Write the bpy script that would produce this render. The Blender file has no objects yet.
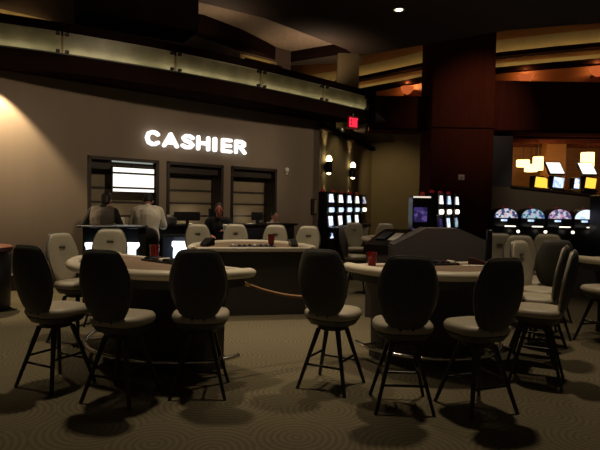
import bpy, math, random
from mathutils import Vector, Matrix
random.seed(7)
scene = bpy.context.scene
COL = scene.collection
PI = math.pi

# ------------------------------------------------------------------ camera
cam_d = bpy.data.cameras.new('camera')
cam_d.sensor_width = 36.0
cam_d.lens = 540.0 / 600.0 * 36.0
cam_d.clip_end = 200
cam = bpy.data.objects.new('camera', cam_d)
COL.objects.link(cam)
cam.matrix_world = (Matrix.Translation((0, 0, 1.5)) @ Matrix.Rotation(math.radians(90 - 2.1), 4, 'X')
                    @ Matrix.Rotation(math.radians(1.0), 4, 'Z'))
scene.camera = cam
# ------------------------------------------------------------------ world, exposure
scene.view_settings.view_transform = 'Standard'
scene.view_settings.look = 'None'
scene.view_settings.gamma = 1.0
scene.view_settings.use_curve_mapping = False
scene.view_settings.exposure = 0.0
w = bpy.data.worlds.new('room_air')
scene.world = w
w.use_nodes = True
w.node_tree.nodes['Background'].inputs[0].default_value = (1.0, 0.82, 0.62, 1)
w.node_tree.nodes['Background'].inputs[1].default_value = 0.028


def spot(loc, aim, watts, cone, blend=0.5, radius=0.06, color=(1.0, 0.79, 0.54)):
    d = bpy.data.lights.new('downlight_or_fill', 'SPOT')
    d.energy = watts
    d.spot_size = math.radians(cone)
    d.spot_blend = blend
    d.shadow_soft_size = radius
    d.color = color
    o = bpy.data.objects.new('downlight_or_fill', d)
    COL.objects.link(o)
    o.location = loc
    v = Vector(aim) - Vector(loc)
    o.rotation_euler = v.to_track_quat('-Z', 'Y').to_euler()
    return o


def point(loc, watts, radius=0.04, color=(1.0, 0.72, 0.4)):
    d = bpy.data.lights.new('lamp_or_fill', 'POINT')
    d.energy = watts
    d.shadow_soft_size = radius
    d.color = color
    o = bpy.data.objects.new('lamp_or_fill', d)
    COL.objects.link(o)
    o.location = loc
    return o


# recessed downlights of the main ceiling, above the tables (off the top of the frame)
spot((-1.75, 5.5, 5.75), (-1.55, 5.1, 0), 400, 62, 0.8, 0.16)
spot((1.65, 5.5, 5.75), (1.5, 5.1, 0), 390, 62, 0.8, 0.16)
spot((-0.8, 8.6, 5.75), (-0.8, 8.0, 0), 560, 55, 0.7)
spot((3.6, 7.2, 5.75), (3.3, 6.6, 0), 200, 60, 0.8)
spot((-0.1, 6.0, 5.75), (-0.15, 5.7, 0), 330, 42, 0.9)
spot((0.3, 10.6, 5.75), (0.2, 10.2, 0), 200, 60, 0.8)
spot((-4.6, 6.6, 5.75), (-3.7, 6.3, 0), 330, 60, 0.8)
spot((0.0, 2.9, 5.75), (0.0, 3.0, 0), 10, 95, 0.9)
# cashier wall: washer under the fascia, then far spots added to brighten it
spot((-4.74, 8.40, 3.54), (-4.98, 8.66, 1.0), 420, 88, 0.35, 0.03, (1.0, 0.77, 0.46))
for k, (s_, e_) in enumerate(((-7.6, 1250), (-5.0, 1350), (-2.4, 1400), (0.0, 1250))):
    spot((0.745 * s_ + 0.667 * 10, 13.16 + 0.667 * s_ - 0.745 * 10, 5.75), (0.745 * s_, 13.16 + 0.667 * s_, 2.5), e_, 24, 0.9, 0.3)
# added fill spots for the big column, the beam and the low back wall
spot((5.9, 12.6, 5.7), (5.1, 15.9, 4.2), 150, 62, 0.9, 0.1, (1.0, 0.6, 0.4))
spot((7.6, 12.4, 5.7), (7.4, 16.3, 1.5), 280, 38, 0.9, 0.1)
# added fill for the alcove, no fixture of its own
spot((2.0, 16.2, 3.9), (1.0, 16.6, 1.6), 55, 110, 0.9, 0.06, (1.0, 0.8, 0.45))


# ------------------------------------------------------------------ materials
def mat(name, color, rough=0.6, metal=0.0, var=0.15, scale=8.0, bump=0.0, coords='Object', spec=0.5, stretch=None):
    m = bpy.data.materials.new(name)
    m.use_nodes = True
    nt = m.node_tree
    b = nt.nodes['Principled BSDF']
    b.inputs['Roughness'].default_value = rough
    b.inputs['Metallic'].default_value = metal
    b.inputs['Specular IOR Level'].default_value = spec
    tc = nt.nodes.new('ShaderNodeTexCoord')
    src = tc.outputs[coords]
    if stretch:
        mp = nt.nodes.new('ShaderNodeMapping')
        mp.inputs['Scale'].default_value = stretch
        nt.links.new(src, mp.inputs['Vector'])
        src = mp.outputs['Vector']
    nz = nt.nodes.new('ShaderNodeTexNoise')
    nz.inputs['Scale'].default_value = scale
    nz.inputs['Detail'].default_value = 4
    nt.links.new(src, nz.inputs['Vector'])
    mix = nt.nodes.new('ShaderNodeMix')
    mix.data_type = 'RGBA'
    c = Vector(color)
    mix.inputs[6].default_value = (*(c * (1 - var)), 1)
    mix.inputs[7].default_value = (*(c * (1 + var)), 1)
    nt.links.new(nz.outputs['Fac'], mix.inputs[0])
    nt.links.new(mix.outputs[2], b.inputs['Base Color'])
    if bump:
        bp = nt.nodes.new('ShaderNodeBump')
        bp.inputs['Strength'].default_value = bump
        nt.links.new(nz.outputs['Fac'], bp.inputs['Height'])
        nt.links.new(bp.outputs['Normal'], b.inputs['Normal'])
    return m


def glow(name, color, strength):
    m = bpy.data.materials.new(name)
    m.use_nodes = True
    nt = m.node_tree
    b = nt.nodes['Principled BSDF']
    b.inputs['Base Color'].default_value = (0.02, 0.02, 0.02, 1)
    b.inputs['Emission Color'].default_value = (*color, 1)
    b.inputs['Emission Strength'].default_value = strength
    return m


def screen(name, c1, c2, c3, strength, scale=14.0):
    """a lit game screen: patches of bright colour"""
    m = bpy.data.materials.new(name)
    m.use_nodes = True
    nt = m.node_tree
    b = nt.nodes['Principled BSDF']
    b.inputs['Base Color'].default_value = (0.02, 0.02, 0.02, 1)
    b.inputs['Roughness'].default_value = 0.2
    tc = nt.nodes.new('ShaderNodeTexCoord')
    v = nt.nodes.new('ShaderNodeTexVoronoi')
    v.inputs['Scale'].default_value = scale * 1.6
    nt.links.new(tc.outputs['Object'], v.inputs['Vector'])
    r = nt.nodes.new('ShaderNodeValToRGB')
    r.color_ramp.interpolation = 'CONSTANT'
    e = r.color_ramp.elements
    e[0].color = (*c1, 1)
    e[1].position = 0.45
    e[1].color = (*c2, 1)
    k = e.new(0.72)
    k.color = (*c3, 1)
    sp = nt.nodes.new('ShaderNodeSeparateColor')
    nt.links.new(v.outputs['Color'], sp.inputs[0])
    nt.links.new(sp.outputs[0], r.inputs[0])
    nt.links.new(r.outputs[0], b.inputs['Emission Color'])
    b.inputs['Emission Strength'].default_value = strength
    return m


M = {}
M['cream'] = mat('cream_vinyl', (0.47, 0.43, 0.33), 0.45, 0, 0.08, 20, 0.04)
M['taupe'] = mat('taupe_vinyl', (0.40, 0.36, 0.27), 0.5, 0, 0.08, 20, 0.04)
M['rim_cream'] = mat('cream_padded_vinyl', (0.66, 0.60, 0.46), 0.45, 0, 0.06, 20)
M['black_vinyl'] = mat('black_vinyl', (0.080, 0.078, 0.070), 0.5, 0, 0.2, 30, 0.05)
M['black_wood'] = mat('black_lacquered_wood', (0.010, 0.009, 0.008), 0.4, 0, 0.3, 12)
M['piping'] = mat('grey_piping', (0.17, 0.165, 0.15), 0.35, 0, 0.1)
M['chrome'] = mat('chrome', (0.75, 0.72, 0.66), 0.18, 1.0, 0.05)
M['felt'] = mat('brown_felt', (0.25, 0.18, 0.125), 0.95, 0, 0.4, 5.0, 0.0, 'Object', 0.1, (1.0, 5.0, 1.0))
M['table_body'] = mat('dark_table_panel', (0.036, 0.031, 0.026), 0.55, 0, 0.3, 6)
M['dark_wood'] = mat('dark_walnut_wood', (0.022, 0.012, 0.008), 0.45, 0, 0.35, 5, 0, 'Object', 0.5, (1, 1, 8))
M['red_wood'] = mat('dark_red_mahogany', (0.075, 0.022, 0.013), 0.8, 0, 0.3, 4, 0, 'Object', 0.0, (2, 2, 0.3))
M['beam'] = mat('brown_black_beam', (0.016, 0.008, 0.006), 0.75, 0, 0.3, 3, 0, 'Object', 0.0)
M['ceiling'] = mat('dark_brown_ceiling', (0.085, 0.055, 0.040), 0.8, 0, 0.25, 2)
M['pale_ceiling'] = mat('pale_wood_ceiling', (0.36, 0.27, 0.19), 0.6, 0, 0.25, 3, 0, 'Object', 0.4, (6, 1, 1))
M['tan_wall'] = mat('tan_fabric_wall', (0.205, 0.160, 0.122), 0.85, 0, 0.10, 3.0, 0.02, 'Object', 0.2, (1, 1, 0.15))
M['olive_wall'] = mat('olive_tan_wall', (0.20, 0.15, 0.075), 0.85, 0, 0.10, 2.0)
M['grey_wall'] = mat('dark_grey_wall', (0.105, 0.080, 0.058), 0.8, 0, 0.15, 2.0)
M['slat'] = mat('olive_slats', (0.17, 0.13, 0.08), 0.6, 0, 0.2, 3.0)
M['frame'] = mat('dark_window_frame', (0.018, 0.011, 0.008), 0.45, 0, 0.2)
M['gold_wood'] = mat('golden_wood', (0.28, 0.12, 0.04), 0.5, 0, 0.35, 3, 0, 'Object', 0.4, (0.5, 0.5, 8))
M['cove_wall'] = mat('cove_plaster', (0.40, 0.30, 0.15), 0.7, 0, 0.15, 2)
M['pale_trim'] = mat('pale_trim', (0.6, 0.55, 0.45), 0.5, 0, 0.05)
M['podium'] = mat('grey_laminate', (0.115, 0.10, 0.102), 0.6, 0, 0.12, 6)
M['teal_dark'] = mat('dark_teal_panel', (0.010, 0.011, 0.011), 0.9, 0, 0.2, spec=0.1)
M['slot_black'] = mat('slot_cabinet_black', (0.010, 0.010, 0.012), 0.3, 0, 0.2)
M['navy'] = mat('navy_panel', (0.03, 0.035, 0.05), 0.5, 0, 0.2)
M['red_glass'] = mat('red_glass', (0.30, 0.008, 0.012), 0.12, 0, 0.1)
M['paper'] = mat('white_paper', (0.7, 0.68, 0.6), 0.8, 0, 0.05)
M['rope'] = mat('tan_rope', (0.30, 0.17, 0.08), 0.8, 0, 0.25, 60)
M['brass'] = mat('brass', (0.7, 0.5, 0.25), 0.3, 1.0, 0.05)
M['skin'] = mat('skin', (0.42, 0.20, 0.14), 0.55, 0, 0.08)
M['skin_red'] = mat('ruddy_skin', (0.50, 0.17, 0.12), 0.55, 0, 0.08)
M['hair'] = mat('dark_hair', (0.010, 0.007, 0.006), 0.6, 0, 0.3, 40)
M['white_shirt'] = mat('white_shirt_cloth', (0.60, 0.55, 0.46), 0.85, 0, 0.12, 9, 0.2)
M['vest'] = mat('grey_brown_vest', (0.125, 0.10, 0.085), 0.85, 0, 0.2, 14)
M['black_cloth'] = mat('black_cloth', (0.012, 0.011, 0.012), 0.9, 0, 0.2, 12)
M['pink_shirt'] = mat('pale_shirt_cloth', (0.5, 0.42, 0.38), 0.85, 0, 0.1, 12)
M['maroon'] = mat('maroon_vinyl', (0.06, 0.012, 0.012), 0.5, 0, 0.2)
M['white_plastic'] = mat('white_plastic', (0.82, 0.78, 0.68), 0.5, 0, 0.05)
M['sign_white'] = glow('sign_white_glow', (1.0, 0.98, 0.94), 1.7)
M['board_white'] = glow('menu_board_glow', (1.0, 0.98, 0.90), 1.5)
M['cool_glow'] = glow('cool_white_glow', (0.86, 0.94, 1.0), 2.0)
M['warm_tube'] = glow('warm_tube_glow', (1.0, 0.72, 0.32), 12.0)
M['green_tube'] = glow('greenish_tube_glow', (1.0, 0.90, 0.62), 3.6)
M['bulb'] = glow('warm_bulb_glow', (1.0, 0.83, 0.42), 8.0)
M['lens'] = glow('downlight_lens_glow', (1.0, 0.82, 0.55), 6.0)
M['exit_red'] = glow('exit_red_glow', (1.0, 0.02, 0.06), 1.2)
M['exit_face'] = glow('exit_face_glow', (1.0, 0.01, 0.03), 0.06)
M['shade_glow'] = glow('lamp_shade_glow', (1.0, 0.66, 0.22), 3.6)
M['amber_glow'] = glow('amber_lamp_glow', (1.0, 0.20, 0.05), 0.5)
M['yellow_screen'] = glow('yellow_screen_glow', (1.0, 0.52, 0.05), 1.6)
M['red_candle'] = glow('red_candle_glow', (0.35, 0.01, 0.01), 0.25)
M['spark'] = glow('button_glow', (1.0, 0.88, 0.7), 2.2)
M['scr_blue'] = screen('blue_white_screen', (0.75, 0.88, 1.0), (0.25, 0.4, 1.0), (0.9, 0.9, 1.0), 1.7)
M['scr_white'] = screen('white_screen', (0.95, 0.95, 0.9), (0.55, 0.7, 0.8), (1.0, 0.85, 0.7), 1.6)
M['scr_multi'] = screen('many_coloured_screen', (0.65, 0.72, 0.85), (0.06, 0.07, 0.18), (0.70, 0.50, 0.50), 0.9, 9.0)
M['scr_green'] = screen('green_blue_screen', (0.35, 0.65, 0.65), (0.06, 0.12, 0.30), (0.65, 0.55, 0.75), 0.8, 9.0)
M['scr_pink'] = screen('pink_screen', (0.65, 0.35, 0.55), (0.10, 0.10, 0.25), (0.7, 0.75, 0.8), 0.8, 9.0)
M['scr_purple'] = screen('purple_screen', (0.03, 0.02, 0.09), (0.06, 0.04, 0.20), (0.15, 0.09, 0.35), 0.6, 6.0)
M['scr_pale'] = screen('pale_blue_screen', (0.8, 0.9, 1.0), (0.45, 0.65, 1.0), (0.7, 0.85, 1.0), 1.2, 6.0)


def carpet_material():
    m = bpy.data.materials.new('swirl_carpet')
    m.use_nodes = True
    nt = m.node_tree
    N, L = nt.nodes, nt.links
    b = N['Principled BSDF']
    b.inputs['Roughness'].default_value = 0.95
    b.inputs['Specular IOR Level'].default_value = 0.1
    tc = N.new('ShaderNodeTexCoord')
    v = N.new('ShaderNodeTexVoronoi')
    v.voronoi_dimensions = '2D'
    v.inputs['Scale'].default_value = 1.9
    v.inputs['Randomness'].default_value = 0.75
    L.new(tc.outputs['Object'], v.inputs['Vector'])
    mu = N.new('ShaderNodeMath'); mu.operation = 'MULTIPLY'; mu.inputs[1].default_value = 74.0
    L.new(v.outputs['Distance'], mu.inputs[0])
    si = N.new('ShaderNodeMath'); si.operation = 'SINE'
    L.new(mu.outputs[0], si.inputs[0])
    nz = N.new('ShaderNodeTexNoise')
    nz.inputs['Scale'].default_value = 40.0
    L.new(tc.outputs['Object'], nz.inputs['Vector'])
    ad = N.new('ShaderNodeMath'); ad.operation = 'MULTIPLY_ADD'
    ad.inputs[1].default_value = 0.20; ad.inputs[2].default_value = 0.25
    L.new(si.outputs[0], ad.inputs[0])
    a2 = N.new('ShaderNodeMath'); a2.operation = 'MULTIPLY_ADD'; a2.inputs[1].default_value = 0.5
    L.new(nz.outputs['Fac'], a2.inputs[0]); L.new(ad.outputs[0], a2.inputs[2])
    r = N.new('ShaderNodeValToRGB')
    r.color_ramp.elements[0].position = 0.15
    r.color_ramp.elements[0].color = (0.092, 0.078, 0.048, 1)
    r.color_ramp.elements[1].position = 0.85
    r.color_ramp.elements[1].color = (0.160, 0.137, 0.086, 1)
    L.new(a2.outputs[0], r.inputs[0])
    L.new(r.outputs[0], b.inputs['Base Color'])
    bp = N.new('ShaderNodeBump'); bp.inputs['Strength'].default_value = 0.25
    L.new(nz.outputs['Fac'], bp.inputs['Height']); L.new(bp.outputs['Normal'], b.inputs['Normal'])
    return m


M['carpet'] = carpet_material()


def frosted_glass():
    m = bpy.data.materials.new('frosted_green_glass')
    m.use_nodes = True
    nt = m.node_tree
    N, L = nt.nodes, nt.links
    N.remove(N['Principled BSDF'])
    out = N['Material Output']
    tr = N.new('ShaderNodeBsdfTranslucent')
    gl = N.new('ShaderNodeBsdfGlossy')
    gl.inputs['Roughness'].default_value = 0.35
    gl.inputs['Color'].default_value = (0.5, 0.5, 0.45, 1)
    mx = N.new('ShaderNodeMixShader'); mx.inputs[0].default_value = 0.06
    tc = N.new('ShaderNodeTexCoord')
    nz = N.new('ShaderNodeTexNoise'); nz.inputs['Scale'].default_value = 2.5; nz.inputs['Detail'].default_value = 5
    r = N.new('ShaderNodeValToRGB')
    r.color_ramp.elements[0].position = 0.3; r.color_ramp.elements[0].color = (0.52, 0.50, 0.38, 1)
    r.color_ramp.elements[1].position = 0.75; r.color_ramp.elements[1].color = (0.85, 0.82, 0.68, 1)
    L.new(tc.outputs['Object'], nz.inputs['Vector']); L.new(nz.outputs['Fac'], r.inputs[0])
    L.new(r.outputs[0], tr.inputs['Color'])
    L.new(tr.outputs[0], mx.inputs[1]); L.new(gl.outputs[0], mx.inputs[2]); L.new(mx.outputs[0], out.inputs[0])
    return m


M['frosted'] = frosted_glass()


# ------------------------------------------------------------------ mesh helpers
class MB:
    def __init__(self):
        self.v, self.f = [], []

    def add(self, vs, fs, mtx=None):
        o = len(self.v)
        if mtx is not None:
            vs = [mtx @ Vector(p) for p in vs]
        self.v += [tuple(p) for p in vs]
        self.f += [tuple(i + o for i in q) for q in fs]
        return self

    def box(self, c, s, mtx=None, bev=0.0, rz=0.0):
        x, y, z = s[0] / 2, s[1] / 2, s[2] / 2
        R = Matrix.Translation(c) @ Matrix.Rotation(rz, 4, 'Z')
        if mtx is not None:
            R = mtx @ R
        if bev <= 0:
            vs = [(-x, -y, -z), (x, -y, -z), (x, y, -z), (-x, y, -z), (-x, -y, z), (x, -y, z), (x, y, z), (-x, y, z)]
            fs = [(3, 2, 1, 0), (4, 5, 6, 7), (0, 1, 5, 4), (1, 2, 6, 5), (2, 3, 7, 6), (3, 0, 4, 7)]
            return self.add(vs, fs, R)
        b = min(bev, x * .9, y * .9, z * .9)
        rings = []
        for zz, ins in ((-z, b), (-z + b, 0), (z - b, 0), (z, b)):
            X, Y = x - ins, y - ins
            c2 = b * 0.7
            rings.append([(-X + c2, -Y, zz), (X - c2, -Y, zz), (X, -Y + c2, zz), (X, Y - c2, zz),
                          (X - c2, Y, zz), (-X + c2, Y, zz), (-X, Y - c2, zz), (-X, -Y + c2, zz)])
        return self.loft(rings, True, R)

    def loft(self, rings, cap=True, mtx=None, closed=False):
        n = len(rings[0])
        vs = [p for r in rings for p in r]
        fs = []
        m = len(rings)
        for k in range(m if closed else m - 1):
            a, b = k * n, ((k + 1) % m) * n
            for i in range(n):
                j = (i + 1) % n
                fs.append((a + i, a + j, b + j, b + i))
        if cap and not closed:
            fs.append(tuple(range(n - 1, -1, -1)))
            fs.append(tuple((m - 1) * n + i for i in range(n)))
        return self.add(vs, fs, mtx)

    def lathe(self, prof, seg=20, mtx=None):
        return self.loft([[(max(r, 1e-4) * math.cos(2 * PI * i / seg), max(r, 1e-4) * math.sin(2 * PI * i / seg), z)
                           for i in range(seg)] for r, z in prof], True, mtx)

    def tube(self, pts, r, seg=8, closed=False, flat=1.0):
        pts = [Vector(p) for p in pts]
        n = len(pts)
        rs = r if isinstance(r, (list, tuple)) else [r] * n
        rings = []
        for i, p in enumerate(pts):
            if closed:
                t = pts[(i + 1) % n] - pts[i - 1]
            else:
                t = pts[min(i + 1, n - 1)] - pts[max(i - 1, 0)]
            t.normalize()
            up = Vector((0, 0, 1)) if abs(t.z) < 0.95 else Vector((0, 1, 0))
            s = t.cross(up).normalized()
            u = s.cross(t).normalized()
            rings.append([p + (s * math.cos(2 * PI * k / seg) + u * math.sin(2 * PI * k / seg) * flat) * rs[i] for k in range(seg)])
        return self.loft(rings, not closed, None, closed)

    def ball(self, c, r, seg=12, rot=None):
        rx, ry, rz = r if isinstance(r, (tuple, list)) else (r, r, r)
        R = Matrix.Translation(c)
        if rot is not None:
            R = R @ rot
        h = seg // 2
        rings = [[(rx * math.sin(PI * k / h) * math.cos(2 * PI * i / seg), ry * math.sin(PI * k / h) * math.sin(2 * PI * i / seg),
                   -rz * math.cos(PI * k / h)) for i in range(seg)] for k in range(1, h)]
        return self.loft(rings, True, R)

    def cone(self, p0, r0, p1, r1, seg=12):
        """a limb section with round ends"""
        p0, p1 = Vector(p0), Vector(p1)
        d = (p1 - p0).normalized()
        pts = [p0 - d * r0 * .9, p0 - d * r0 * .55, p0, p0.lerp(p1, .5), p1, p1 + d * r1 * .55, p1 + d * r1 * .9]
        rs = [r0 * .35, r0 * .83, r0, (r0 + r1) / 2, r1, r1 * .83, r1 * .35]
        return self.tube(pts, rs, seg)

    def prism(self, poly, z0, z1, mtx=None):
        return self.loft([[(x, y, z0) for x, y in poly], [(x, y, z1) for x, y in poly]], True, mtx)

    def build(self, name, material, parent=None, smooth=False):
        me = bpy.data.meshes.new(name)
        me.from_pydata(self.v, [], self.f)
        me.update()
        import bmesh
        bm = bmesh.new(); bm.from_mesh(me)
        bmesh.ops.recalc_face_normals(bm, faces=bm.faces)
        bm.to_mesh(me); bm.free()
        me.materials.append(M[material] if isinstance(material, str) else material)
        if smooth:
            for p in me.polygons:
                p.use_smooth = True
            try:
                me.set_sharp_from_angle(angle=math.radians(50))
            except Exception:
                pass
        o = bpy.data.objects.new(name, me)
        COL.objects.link(o)
        if parent:
            o.parent = parent
        return o


def tag(o, label, cat, group=None, kind=None):
    o['label'] = label
    o['category'] = cat
    if group:
        o['group'] = group
    if kind:
        o['kind'] = kind
    return o


def thing(name, label, cat, loc=(0, 0, 0), yaw=0.0, group=None):
    """yaw in degrees, clockwise from +Y as seen from above"""
    o = bpy.data.objects.new(name, None)
    o.empty_display_size = 0.1
    COL.objects.link(o)
    o.location = loc
    o.rotation_euler = (0, 0, -math.radians(yaw))
    return tag(o, label, cat, group)


def struct(name, mb, material, smooth=False):
    o = mb.build(name, material, None, smooth)
    o['kind'] = 'structure'
    return o


def copy_tree(o, parent=None):
    c = o.copy()
    COL.objects.link(c)
    if parent:
        c.parent = parent
    for ch in list(o.children):
        copy_tree(ch, c)
    return c


def at(px, Y):
    return (px - 300.0) / 540.0 * Y


# ------------------------------------------------------------------ the room
struct('floor', MB().box((2, 11, -0.05), (44, 40, 0.1)), 'carpet')

# cashier wall: straight line through (0, 13.16) along WD
WD = Vector((0.745, 0.667, 0)); WN = Vector((0.667, -0.745, 0))     # WN points into the room
W0 = Vector((0, 13.16, 0))


def wall_s(px):
    """distance along the cashier wall where it stands at this bearing"""
    t = (px - 300.0) / 540.0
    return (t * W0.y - W0.x) / (WD.x - t * WD.y)


WM = Matrix(((WD.x, WN.x, 0, W0.x), (WD.y, WN.y, 0, W0.y), (0, 0, 1, 0), (0, 0, 0, 1)))   # local: x along, y into the room, z up
wins = [(wall_s(87), wall_s(158)), (wall_s(166), wall_s(222.3)), (wall_s(230), wall_s(275.5))]
s_end = wall_s(318)
WT = 2.33
mb = MB()
edges = [-14.0] + [e for wn in wins for e in wn] + [s_end]
for k in range(0, len(edges), 2):
    a, b = edges[k], edges[k + 1]
    mb.box(((a + b) / 2, -0.1, 1.85), (b - a, 0.2, 3.7), WM)
for a, b in wins:
    mb.box(((a + b) / 2, -0.1, (WT + 3.7) / 2), (b - a, 0.2, 3.7 - WT), WM)
struct('wall_cashier', mb, 'tan_wall')
mb = MB()
a, b = -14.0, wins[0][0] - 0.02
mb.box(((a + b) / 2, 0.012, 0.13), (b - a, 0.024, 0.26), WM)
struct('baseboard_cashier', mb, 'dark_wood')
mb = MB().box(((a + b) / 2, 0.016, 0.27), (b - a, 0.032, 0.022), WM)
struct('trim_baseboard_cap', mb, 'pale_trim')

# window recesses, each with a dark frame and its boards
for k, (a, b) in enumerate(wins):
    wd = b - a
    fr = MB()
    for x in (a + 0.03, b - 0.03):
        fr.box((x, -0.17, WT / 2), (0.06, 0.40, WT), WM)
    fr.box(((a + b) / 2, -0.17, WT - 0.03), (wd, 0.40, 0.06), WM)
    f = struct('window_%d' % (k + 1), fr, 'frame')
    pn = MB()
    pn.box(((a + b) / 2, -0.39, WT / 2), (wd, 0.04, WT), WM)
    pn.build('back_panel', 'slat', f)
    for z in (1.23, 1.50, 1.77, 2.04):
        MB().box(((a + b) / 2, -0.355, z), (wd, 0.03, 0.035), WM).build('slat_rail', 'frame', f)
    MB().box(((a + b) / 2, -0.12, 2.20), (wd - .1, 0.03, 0.18), WM).build('valance', 'frame', f)

# fill lights added low in the recesses to lift the boards, no fixtures
for k, (a, b) in enumerate(wins):
    p = WM @ Vector(((a + b) / 2, -0.10, 1.20))
    point(p, (1.2, 2.6, 1.3)[k], 0.10, (1.0, 0.85, 0.55))

# curved fascia over the cashier wall
def fasc(px):
    """plan curve of the fascia: a shallow arc bulging into the room"""
    yt = 25.0 + 0.135 * px + 0.000176 * px * px
    Y = 2.72 * 540.0 / (200.0 + 0.0175 * px - yt)
    return Vector((at(px, Y), Y, 0))


FP = [fasc(p) for p in range(-90, 369, 9)] + [fasc(368)]


def strip(path, off0, off1, z0, z1, mb=None):
    """a band of rectangular section that follows a plan path; offsets are towards the back"""
    mb = mb or MB()
    rings = []
    for i, p in enumerate(path):
        t = (path[min(i + 1, len(path) - 1)] - path[max(i - 1, 0)]).normalized()
        n = Vector((-t.y, t.x, 0))
        a, b = p + n * off0, p + n * off1
        rings.append([(a.x, a.y, z0), (b.x, b.y, z0), (b.x, b.y, z1), (a.x, a.y, z1)])
    return mb.loft(rings)


struct('trim_fascia_lower', strip(FP, 0, 0.30, 3.58, 3.87), 'beam')
struct('trim_fascia_upper', strip(FP, -0.02, 0.30, 4.23, 4.36), 'beam')
struct('trim_fascia_back', strip(FP, 0.26, 0.30, 3.87, 4.23), 'cove_wall')
struct('trim_fascia_ledge', strip(FP, -0.03, 0.02, 3.855, 3.875), 'frame')
e0, e1 = FP[-1], FP[-1] + Vector((0.05, 0.0, 0))
struct('trim_fascia_end', MB().box((e0.x + 0.05, e0.y + 0.1, 3.97), (0.12, 0.5, 0.80)), 'beam')
back = [WM @ Vector((s, 0.0, 0)) for s in [(-14 + (s_end + 14) * i / 40) for i in range(41)]]
mb = MB()
front = [fasc(-90 + 458 * i / 40) for i in range(41)]
back = [WM @ Vector((wall_s(-90 + (318 + 90) * i / 40), -0.1, 0)) for i in range(41)]
mb.loft([[(f.x, f.y + .05, 3.60), (q.x, q.y, 3.60), (q.x, q.y, 3.66), (f.x, f.y + .05, 3.66)] for f, q in zip(front, back)])
struct('soffit', mb, 'beam')
cuts = [-40, 62, 174.5, 259.5, 322, 366]
names = ['at the outer end above the bright wall wash', 'above the letters C and A', 'above the end of the lit sign', 'above the dim third cashier window', 'short, ending at the alcove corner']
for k in range(5):
    a, b = cuts[k] + 1.2, cuts[k + 1] - 1.2
    path = [fasc(a + (b - a) * i / 12) for i in range(13)]
    t = thing('glass_panel', 'frosted greenish backlit glass fascia panel, ' + names[k], 'glass panel', tuple(path[6]), 0, 'frosted glass panels of the fascia')
    inv = Matrix.Translation(-path[6])
    g = strip(path, 0.03, 0.045, 3.875, 4.225); g.v = [tuple(inv @ Vector(v)) for v in g.v]
    g.build('pane', 'frosted', t)
    g = strip(path, 0.022, 0.05, 4.212, 4.228); g.v = [tuple(inv @ Vector(v)) for v in g.v]
    g.build('edge_strip', 'pale_trim', t)
    tp = [p + Vector((-0.05, 0.1, 3.90)) for p in path]
    g = MB().tube([inv @ p for p in tp], 0.012, 6); g.build('light_tube', 'green_tube', t)
    for e in (0, 12):
        tt = (path[1] - path[0]) if e == 0 else (path[12] - path[11])
        tt.normalize()
        p = path[e] + tt * (0.05 if e == 0 else -0.05)
        for z in (3.91, 4.19):
            MB().box(inv @ (p + Vector((0, 0, z))), (0.06, 0.06, 0.05), None, 0.008, math.atan2(tt.y, tt.x)).build('clamp', 'frame', t)

# upper wall behind the fascia, its coves and the ceiling
UC = 4.0   # the upper wall stands this far behind the cashier wall in depth
def upper(px, back_=0.0):
    t = (px - 300.0) / 540.0
    Y = (14.7 + UC + back_) / (1.117 - t)
    return Vector((at(px, Y), Y, 0))


UP = [upper(p) for p in range(-90, 289, 9)]
struct('wall_upper', strip(UP, 0, 0.15, 3.6, 8.2), 'ceiling')


def cove(path, z, name, lip=0.05, tube_mat='warm_tube', back=0.30, rise=0.38):
    t_led = strip(path, -back, 0.0, z - 0.10, z)
    strip(path, -back, -back + 0.03, z, z + lip, t_led)
    struct(name, t_led, 'beam')
    s = strip(path, -0.005, 0.02, z, z + rise)
    struct(name + '_wall', s, 'cove_wall')
    tb = []
    for i, p in enumerate(path):
        t = (path[min(i + 1, len(path) - 1)] - path[max(i - 1, 0)]).normalized()
        n = Vector((-t.y, t.x, 0))
        q = p - n * (back - 0.07)
        tb.append((q.x, q.y, z + 0.018))
    struct(name + '_tube', MB().tube(tb[1:-1], 0.014, 6), tube_mat)


cove([upper(p) for p in range(-40, 58, 7)], 5.20, 'trim_1', 0.03, 'warm_tube', 0.3, 0.20)
cove([upper(p) for p in range(238, 275, 6)], 5.46, 'trim_2', 0.07, 'warm_tube', 0.25, 0.22)

# main ceiling (dark) with the pale tray above the cashier
CZ = 5.9
ceil = MB().prism([(-18, -3), (18, -3), (18, 12.3), (7.1, 12.8), (5.0, 13.5), (3.5, 14.6), (2.1, 15.7), (1.55, 16.0), (1.22, 15.35), (-0.95, 12.9), (-2.95, 11.55), (-18, 10.0)], CZ, CZ + 0.2)
struct('ceiling', ceil, 'ceiling')
tray = MB().prism([(-6, 9.8), (-2.9, 11.2), (1.6, 15.2), (1.9, 17.5), (-2, 18.5), (-6, 15)], CZ + 0.22, CZ + 0.32)
struct('ceiling_tray', tray, 'pale_ceiling')
crv = [Vector(p) for p in ((-5.2, 12.6, 0), (-3.25, 13.05, 0), (-2.45, 13.4, 0), (-1.6, 14.5, 0), (-1.0, 15.6, 0), (-0.4, 16.9, 0))]
cp = []
for i in range(len(crv) - 1):
    for k in range(5):
        cp.append(crv[i].lerp(crv[i + 1], k / 5))
cp.append(crv[-1])
struct('trim_tray_beam', strip(cp, 0.0, 0.5, CZ - 0.15, CZ + 0.30), 'beam')
struct('trim_tray_header', MB().box((0.40, 16.15, CZ + 0.14), (2.5, 0.35, 0.26), None, 0, -0.57), 'beam')
struct('ceiling_upper', MB().box((4, 21, 8.3), (40, 14, 0.2)), 'ceiling')
spot((0.5, 14.9, 4.7), (0.3, 15.2, 6.1), 60, 150, 0.9, 0.2, (1.0, 0.74, 0.5))  # two uplights added below the pale tray to brighten it, no fixtures
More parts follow.
